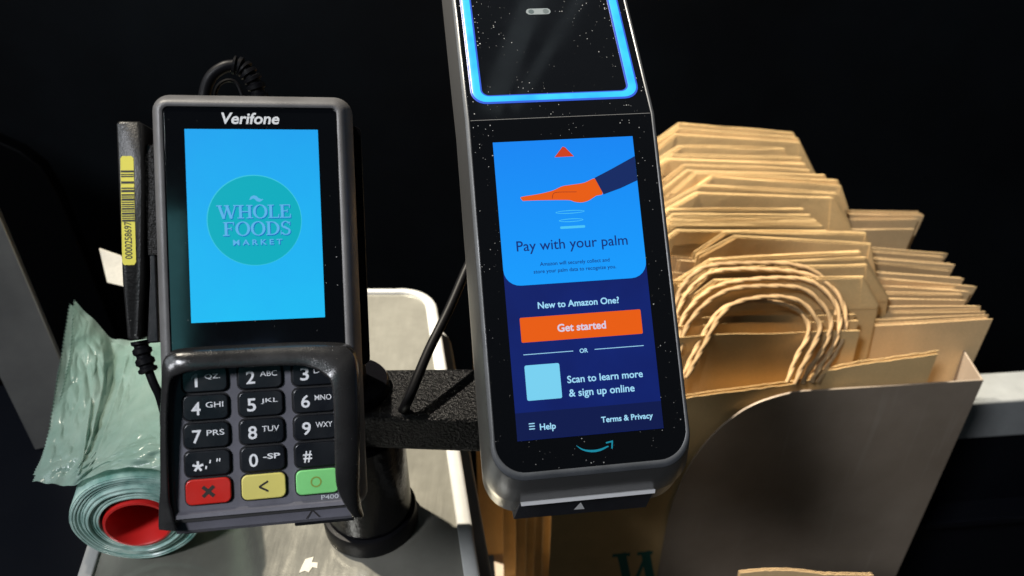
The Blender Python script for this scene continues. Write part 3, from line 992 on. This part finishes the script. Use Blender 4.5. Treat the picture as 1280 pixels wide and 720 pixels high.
for j in range(NT + 1):
    t = j / NT
    for i in range(NS + 1):
        s = i / NS
        p_ = samp(Lc, t) * (1 - s) + samp(Rc, t) * s + samp(Tc, s) * (1 - t) + samp(Bc, s) * t
        p_ = p_ - (Lc[0] * (1 - s) * (1 - t) + Rc[0] * s * (1 - t) + Lc[-1] * (1 - s) * t + Rc[-1] * s * t)
        e = min(s, 1 - s, t, 1 - t)
        k = min(1, e * 7)
        u = Vector((s * 3.1 + t * .6, t * 2.4, 1.7))
        rid = 1 - abs(mn.noise(u)) * 2.4
        rid2 = 1 - abs(mn.noise(u * 2.3 + Vector((4, 9, 2)))) * 2.4
        crk = abs(mn.noise(u * 3.4 + Vector((4, 9, 2)))) * 3.4 - abs(mn.noise(u * 1.9 + Vector((1, 3, 7)))) * 3.0
        crk += .7 * abs(mn.noise(u * 8 + Vector((2, 8, 5))))
        crk *= 1.5
        fold = 7 * mn.noise(u * .8) + 4 * mn.noise(u * 1.7 + Vector((3, 1, 5))) + crk
        fold += 13 * math.exp(-abs(s - .36 - .10 * (t - .7)) / .045) * min(1, t * 1.5) + 6 * math.exp(-abs(s - .62 + .22 * t) / .04) - 9 * math.exp(-((s - .5 + .2 * t) / .1) ** 2)
        d = (C0 - p_).normalized()
        q_ = p_ + d * fold * k + Vector((0, 0, mn.noise(u * 3) * 2 * (1 - k)))
        if i == 0:
            q_.x += 1.1 * (j % 2)
        vs.append(q_ - Vector((-265, 400, 40)))
fs = [(j * (NS + 1) + i, j * (NS + 1) + i + 1, (j + 1) * (NS + 1) + i + 1, (j + 1) * (NS + 1) + i) for j in range(NT) for i in range(NS)]
obj('front_film', MB().add(vs, fs), 'film', gb, smooth=180)
vs2 = []
for q_, idx in zip(vs, range(len(vs))):
    i, j = idx % (NS + 1), idx // (NS + 1)
    s, t = i / NS, j / NT
    vs2.append(q_ + Vector((3 * math.sin(5 * t), 6 + 5 * mn.noise(Vector((s * 4, t * 5, 8))), -1)))
obj('rear_film', MB().add(vs2, fs), 'film', gb, smooth=180)

# scraps
sp_ = thing('paper_scrap', 'small torn white paper piece standing in the dark behind the connector box', 'paper scrap', at(140, 335, 640))
vs = [at(124, 311, 640), at(150, 320, 640), at(175, 345, 640), at(172, 362, 640), at(134, 353, 640)]
vs = [v - at(140, 335, 640) for v in vs]
b = MB().add(vs + [v + Vector((0, 1, 0)) for v in vs], [(0, 4, 3, 2, 1), (5, 6, 7, 8, 9)] + [(i, (i + 1) % 5, 5 + (i + 1) % 5, 5 + i) for i in range(5)])
obj('scrap_sheet', b, 'white_paper', sp_)
st_ = MB()
pl_ = [(0, 0), (3, 1.5), (5.5, .4), (7, 4), (10, 3.2), (9.4, 7), (6, 7.2), (6.2, 11), (1.8, 9.4), (1, 6)]
st_.prism(pl_, .15, .4)
so2 = obj('sticker_remnant', st_, 'white_paper', None, loc=(-123, 284, 0))
tag(so2, 'torn pale sticker remnant on the steel counter in front of the pole', 'sticker')

# ================================================================== bag holder
HP = Vector((424.8, 542.3, -80.8))
hd = thing('bag_holder', 'satin steel bag holder with a curved cut away front', 'bag holder', (HP.x - 150, HP.y + 40, HP.z - 320), Euler((0, 0, YAW)))
# frame with x along the front, y to the back, z up, origin at the front right top corner
RH = Euler((0, 0, YAW)).to_matrix()
off = RH.inverted() @ (HP - Vector((HP.x - 150, HP.y + 40, HP.z - 320)))
cut = spline([(-150, 0, 0), (-178.1, -1.0, 0), (-212.0, -13.5, 0), (-237.2, -39.0, 0), (-256.0, -75.7, 0), (-266.2, -116.5, 0), (-271.1, -163.0, 0), (-272.0, -253.5, 0)], 6)
poly = [(v.x, v.y) for v in cut] + [(-272, -320), (0, -320), (0, 0)]
def H(x, y, z): return (off.x + x, off.y + y, off.z + z)
n_ = len(poly)
b = MB().add([H(x, 0, z) for x, z in poly] + [H(x, 1.6, z) for x, z in poly], [tuple(range(n_)), tuple(range(n_, 2 * n_))[::-1]] + [((i + 1) % n_, i, n_ + i, n_ + (i + 1) % n_) for i in range(n_)])
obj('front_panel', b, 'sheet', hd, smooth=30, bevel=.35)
def hbox(a, c): return MB().box(H(*a), H(*c))
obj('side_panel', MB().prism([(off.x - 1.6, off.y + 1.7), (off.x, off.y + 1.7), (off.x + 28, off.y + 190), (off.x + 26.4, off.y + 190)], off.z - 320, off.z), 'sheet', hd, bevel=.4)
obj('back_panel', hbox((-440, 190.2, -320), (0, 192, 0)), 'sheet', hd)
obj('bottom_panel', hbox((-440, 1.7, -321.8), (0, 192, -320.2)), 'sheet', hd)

# ================================================================== paper bags
def sheet(mb, topline, bottom, y, th=.4, inset=0):
    """thin sheet of paper in the x-z plane; topline runs left to right over the top edge and down the corners"""
    n = len(topline)
    pts = list(topline) + [(topline[-1][0] - inset, bottom), (topline[0][0], bottom)]
    m_ = len(pts)
    return mb.add([(x, y, z) for x, z in pts] + [(x, y + th, z) for x, z in pts],
                  [tuple(range(m_)), tuple(range(m_, 2 * m_))[::-1]] + [((i + 1) % m_, i, m_ + i, m_ + (i + 1) % m_) for i in range(m_)])

def frame_from(L, R, lean=0.14):
    a = (R - L)
    wd = a.length
    a.normalize()
    up_ = Vector((0, lean, 1))
    up_ = (up_ - a * up_.dot(a)).normalized()
    nb = up_.cross(a)          # points to the back
    return Matrix((a, nb, up_)).transposed(), wd

ORD = ['rearmost', 'second', 'third', 'fourth', 'fifth', 'sixth', 'seventh', 'eighth', 'ninth', 'tenth', 'eleventh', 'twelfth', 'thirteenth', 'fourteenth', 'fifteenth', 'sixteenth', 'seventeenth', 'eighteenth', 'nineteenth', 'twentieth', 'twenty-first', 'twenty-second', 'twenty-third', 'twenty-fourth', 'twenty-fifth']
HB = 250.0
def dep(y): return 900 - (y - 155) * 1.005

FOLD = [((848, 154), (991, 166), 36, 50), ((846, 160), (996, 172), 34, 46), ((843, 168), (1000, 178), 30, 44), ((849, 183), (981, 186), 14, 18), ((838, 194), (1001, 197), 9, 16), ((834, 199), (1006, 205), 10, 18),
        ((855, 206), (1012, 213), 9, 16), ((857, 213), (1030, 219), 14, 22), ((868, 216), (1046, 225), 12, 20), ((889, 220), (1051, 232), 14, 24), ((873, 232), (1045, 242), 26, 40), ((871, 241), (1040, 247), 30, 40),
        ((836, 262), (1004, 261), 14, 18), ((840, 268), (1012, 269), 12, 16), ((838, 275), (1020, 276), 11, 16), ((842, 281), (1028, 282), 10, 15), ((846, 288), (1034, 289), 9, 14),
        ((905, 290), (1083, 292), 20, 46), ((918, 295), (1089, 305), 16, 36), ((888, 325), (1075, 315), 28, 40), ((889, 330), (1081, 322), 28, 42), ((890, 337), (1084, 331), 26, 34), ((892, 350), (1079, 346), 19, 28)]
FN = len(FOLD)
for i, (L, R, cx_, cz_) in enumerate(FOLD):
    dL, dR = dep((L[1] + R[1]) / 2), dep((L[1] + R[1]) / 2)
    A, B = at(*L, dL), at(*R, dR)
    mtx, wd = frame_from(A, B, .13)
    mid = (A + B) / 2 - mtx @ Vector((0, 0, HB))
    nm = ORD[i] + (' from the back' if i else '')
    lb = 'chamfered brown paper bag, %s in its row' % nm
    if i == 0:
        lb = 'rearmost and highest brown paper bag in the heap, with chamfered corners'
    if i == FN - 1:
        lb = 'front brown paper bag with chamfered corners, just behind the cord handles'
    t = thing('paper_bag', lb, 'paper bag', mid, mtx, 'folded paper bags standing base up')
    h = wd / 2
    rr_ = random.Random(100 + i)
    cl, clz = rr_.uniform(24, 34), rr_.uniform(20, 30)
    def top(dx=0, dz=0, k=1.0):
        pts = [(-h - cl * k + dx, HB - clz * k + dz), (-h + dx, HB + dz)]
        nn = 8
        w1, w2 = rr_.uniform(-1.2, 1.2), rr_.uniform(-.8, .8)
        for q in range(1, nn):
            u = q / nn
            pts.append((-h + wd * u + dx, HB + dz + w1 * math.sin(math.pi * u) + w2 * math.sin(2.2 * math.pi * u + i)))
        pts += [(h + dx, HB + dz), (h + cx_ * k + dx, HB - cz_ * k + dz)]
        return pts
    b = MB()
    y_ = 0
    for q in range(3):
        sheet(b, top(rr_.uniform(-1, 1.5), -q * rr_.uniform(-.2, 1.3), 1 + q * .03), 0, y_, .85)
        y_ += rr_.uniform(1.5, 2.3)
    obj('bag_body', b, 'kraft', t, smooth=25)
    fl_ = MB()
    fh = min(70, 45 + rr_.uniform(0, 15))
    tp = [(-h - cl + 1.5, HB - clz - 1), (-h + .6, HB - .8), (h - .6, HB - .8), (h + cx_ - 1.2, HB - cz_ - .8)]
    sheet(fl_, tp, HB - cz_ - 4, -1.3, .4)
    for sx, px_, w_ in ((-1, -h, cl), (1, h, cx_)):      # folded corner triangles
        zz = cz_ if sx > 0 else clz
        pts = [(px_ - sx * 1.5, HB - 1.4), (px_ + sx * (w_ - 2), HB - zz - 2), (px_ - sx * 3 + sx * w_ * .25, HB - zz - 2)]
        fl_.add([(x, -1.75, z) for x, z in pts] + [(x, -1.4, z) for x, z in pts], [(0, 1, 2) if sx < 0 else (0, 2, 1), (3, 4, 5), (0, 1, 4, 3), (1, 2, 5, 4), (2, 0, 3, 5)])
    obj('base_flap', fl_, 'kraft', t, smooth=25)

# open ended bags with pinked edges, sticking out to the right
OPEN = [((1000, 262), (1151, 266)), ((1000, 266), (1155, 270)), ((1000, 277), (1148, 274)), ((1000, 288), (1143, 287)), ((1000, 303), (1185, 317)), ((1010, 308), (1180, 322)), ((1010, 318), (1194, 331)), ((1010, 322), (1190, 339)),
        ((1010, 334), (1205, 349)), ((1010, 340), (1221, 359)), ((1010, 352), (1214, 365)), ((1010, 356), (1196, 362)), ((1010, 366), (1203, 369)), ((1010, 372), (1208, 376)), ((1010, 384), (1226, 383)), ((1010, 394), (1232, 389)), ((1010, 403), (1236, 394)), ((1010, 412), (1241, 399))]
ON = len(OPEN)
def dep2(y): return 862 - (y - 266) * .93
for i, (L, R) in enumerate(OPEN):
    d_ = dep2(R[1])
    A, B = at(*L, d_ - 4), at(*R, d_)
    mtx, wd0 = frame_from(A, B, .10)
    wd = 290.0 if i > 3 else 240.0
    A = B - mtx @ Vector((wd, 0, 0))
    mid = (A + B) / 2 - mtx @ Vector((0, 0, HB))
    nm = ORD[i] + (' from the back' if i else '')
    lb = 'pinked wide brown paper bag, %s at the right' % nm
    if i == ON - 1:
        lb = 'wide brown paper bag reaching farthest right, plain face above the steel holder'
    t = thing('paper_bag', lb, 'paper bag', mid, mtx, 'wide paper bags with pinked edges')
    rr_ = random.Random(300 + i)
    b = MB()
    y_ = 0
    for q in range(4):
        npt = 110
        dz = rr_.uniform(-1.6, .3) if q else 0
        dx = rr_.uniform(-3.5, 1) if q else 0
        bow, ph = rr_.uniform(-2.5, 2.5), rr_.uniform(0, 6)
        tl = []
        for k in range(npt + 1):
            u = k / npt
            tl.append((-wd / 2 + wd * u + dx, HB + dz + (.45 if k % 2 else 0) + bow * math.sin(math.pi * u) * (1 - u) + .4 * math.sin(9 * u + ph)))
        sheet(b, tl, 0, y_, .4, 34)
        y_ += rr_.uniform(.8, 1.6)
    obj('bag_body', b, 'kraft2', t, smooth=25)

# bags with twisted cord handles, mouth up
def cord(pts, r=1.7, pitch=30.0, n=10):
    c = spline(pts, 14)
    # resample evenly
    ds_ = [0]
    for a_, b_ in zip(c, c[1:]):
        ds_.append(ds_[-1] + (b_ - a_).length)
    tot = ds_[-1]
    N_ = int(tot / 1.6)
    path = []
    j = 0
    for k in range(N_ + 1):
        s = tot * k / N_
        while j < len(c) - 2 and ds_[j + 1] < s:
            j += 1
        u = (s - ds_[j]) / max(1e-6, ds_[j + 1] - ds_[j])
        path.append((c[j].lerp(c[j + 1], u), s))
    mb = MB()
    refs = None
    fr = []
    for k, (p_, s) in enumerate(path):
        t = (path[min(k + 1, N_)][0] - path[max(k - 1, 0)][0]).normalized()
        if refs is None:
            refs = t.orthogonal().normalized()
        refs = (refs - t * refs.dot(t)).normalized()
        fr.append((p_, refs.copy(), t.cross(refs), s))
    for ph in (0, math.pi):
        ln = [p_ + (a_ * math.cos(2 * math.pi * s / pitch + ph) + b_ * math.sin(2 * math.pi * s / pitch + ph)) * r * .34 for p_, a_, b_, s in fr]
        mb.tube(ln, r, n)
    return mb

HAND = [([(842, 402, 734), (846, 376, 732), (858, 352, 730), (886, 333, 728), (945, 329, 727), (990, 331, 727), (1020, 341, 728), (1040, 362, 730), (1046, 390, 731), (1036, 430, 731), (1016, 470, 730)], 0),
        ([(844, 410, 730), (850, 384, 728), (866, 358, 726), (894, 340, 724), (950, 337, 722), (1008, 343, 722), (1042, 362, 722), (1057, 392, 722), (1053, 424, 722), (1036, 455, 722), (1022, 478, 722)], 0),
        ([(848, 428, 726), (854, 398, 724), (876, 371, 722), (906, 355, 720), (962, 348, 717), (1010, 351, 717), (1038, 371, 717), (1050, 398, 717), (1043, 430, 717), (1026, 457, 717), (1014, 478, 718)], 1),
        ([(850, 442, 722), (858, 410, 720), (882, 380, 718), (914, 362, 716), (960, 358, 714), (1002, 361, 713), (1026, 379, 713), (1039, 403, 713), (1030, 434, 713), (1011, 462, 714), (1003, 480, 714)], 1),
        ([(858, 472, 718), (880, 432, 716), (900, 396, 715), (922, 378, 714), (966, 371, 711), (1000, 377, 710), (1018, 395, 709), (1025, 412, 709), (1014, 438, 709), (1001, 462, 710), (994, 480, 711)], 2),
        ([(848, 484, 722), (868, 440, 720), (892, 398, 719), (912, 382, 718), (950, 376, 716), (990, 384, 716), (1008, 400, 716), (1010, 420, 716), (996, 446, 716), (984, 478, 716)], 2)]
HBAG = [((845, 398), (1052, 394), 713), ((845, 408), (1056, 402), 708), ((842, 422), (1058, 414), 702)]
hl = ['rear one of the brown paper bags with cord handles', 'middle one of the brown paper bags with cord handles', 'front one of the brown paper bags with cord handles']
for i, (L, R, d_) in enumerate(HBAG):
    A, B = at(*L, d_), at(*R, d_)
    mtx, wd = frame_from(A, B, .05)
    mid = (A + B) / 2 - mtx @ Vector((0, 0, HB))
    t = thing('paper_bag', hl[i], 'paper bag', mid, mtx, 'paper bags with twisted cord handles')
    b = MB()
    y_ = 0
    rr_ = random.Random(500 + i)
    for q in range(2):
        tl = []
        sag = rr_.uniform(2, 5) * (1 if q else -.3)
        for k in range(41):
            u = k / 40
            tl.append((-wd / 2 - 40 + (wd + 52) * u, HB - 1 * q - sag * math.sin(math.pi * u) + .7 * math.sin(14 * u + i)))
        sheet(b, tl, 0, y_, .4)
        y_ += 2.4
    obj('bag_body', b, 'kraft', t, smooth=25)
    mi = mtx.inverted()
    for pts, k in HAND:
        if k == i:
            obj('handle', cord([mi @ (at(p_[0], p_[1], p_[2] - 14) - mid) for p_ in pts]), 'cord', t, smooth=60)

# front bag of the holder, lettered, with an uneven torn top
def holder_bag(label, toppts, x0, x1, yb, z0, mname='kraft', group=None, layers=2, bottom=-318):
    base = HP + RH @ Vector(((x0 + x1) / 2, yb, bottom))
    t = thing('paper_bag', label, 'paper bag', base, Euler((0, 0, YAW)), group)
    xm = (x0 + x1) / 2
    b = MB()
    rr_ = random.Random(hash(round(x0)) % 1000)
    sl_ = spline([(x, z, 0) for x, z in toppts], 10)
    for q in range(layers):
        tl = [(v.x - xm + q * .8, v.y - bottom + 1.5 * mn.noise(Vector((v.x * .12, q * 7.1, 3))) + q * 2.2) for v in sl_]
        sheet(b, tl, 0, q * 1.8, .45)
    obj('bag_body', b, mname, t, smooth=25)
    return t, xm, bottom

fb, xm, bt_ = holder_bag('brown paper bag with a green printed letter in the front of the steel holder', [(-387.5, -60), (-340, -20), (-271.5, -5.2), (-206.7, 1.0), (-167.2, 5.5), (-154.3, 13.9), (-126.7, 21.0), (-88, 25), (-49.3, 29.1)], -387.5, -49.3, 6, 0, layers=2)
b = MB()
serif_word(b, 'WHOLE', -319 - xm, -70 - xm, -290 - bt_, -218.5 - bt_, 0)
b.v = [(x, -.22 - z * .5, y) for x, y, z in b.v]
obj('printed_word', b, 'ink', fb)
for k, (x0, yb, zt) in enumerate([(-393.5, 17, -40), (-401, 23, -60), (-409, 31, -95), (-419, 40, -80), (-431, 58, -40), (-456, 90, 62)]):
    lbs = ['brown paper bag edge directly behind the lettered bag', 'brown paper bag edge, second behind the lettered bag', 'brown paper bag edge, third behind the lettered bag', 'brown paper bag edge, fourth behind the lettered bag', 'wide brown paper bag under the palm reader, in deep shade', 'tall brown paper bag behind the palm reader, its left edge beside the arm']
    w_ = 300
    holder_bag(lbs[k], [(x0, zt), (x0 + 100, zt + 3), (x0 + 200, zt - 2), (x0 + w_, zt)], x0, x0 + w_, yb, 0, 'kraft', 'paper bags at the left of the holder', layers=3 if k < 4 else 2)

# bag in front of the holder, at the lower edge
A, B = at(925, 716, 600), at(1092, 719, 600)
mtx, wd = frame_from(A, B, .2)
mid = (A + B) / 2 - mtx @ Vector((0, 0, HB))
t = thing('paper_bag', 'brown paper bag with a ragged top edge in front of the steel holder', 'paper bag', mid, mtx)
b = MB()
for q in range(2):
    tl = []
    for k in range(61):
        u = k / 60
        tl.append((-wd / 2 + wd * u, HB - q + 3.2 * math.sin(math.pi * min(1, u * 1.6)) + .7 * mn.noise(Vector((u * 30, q * 3., 1)))))
    sheet(b, tl, 0, q * 3.0, .4)
obj('bag_body', b, 'kraft2', t, smooth=25)
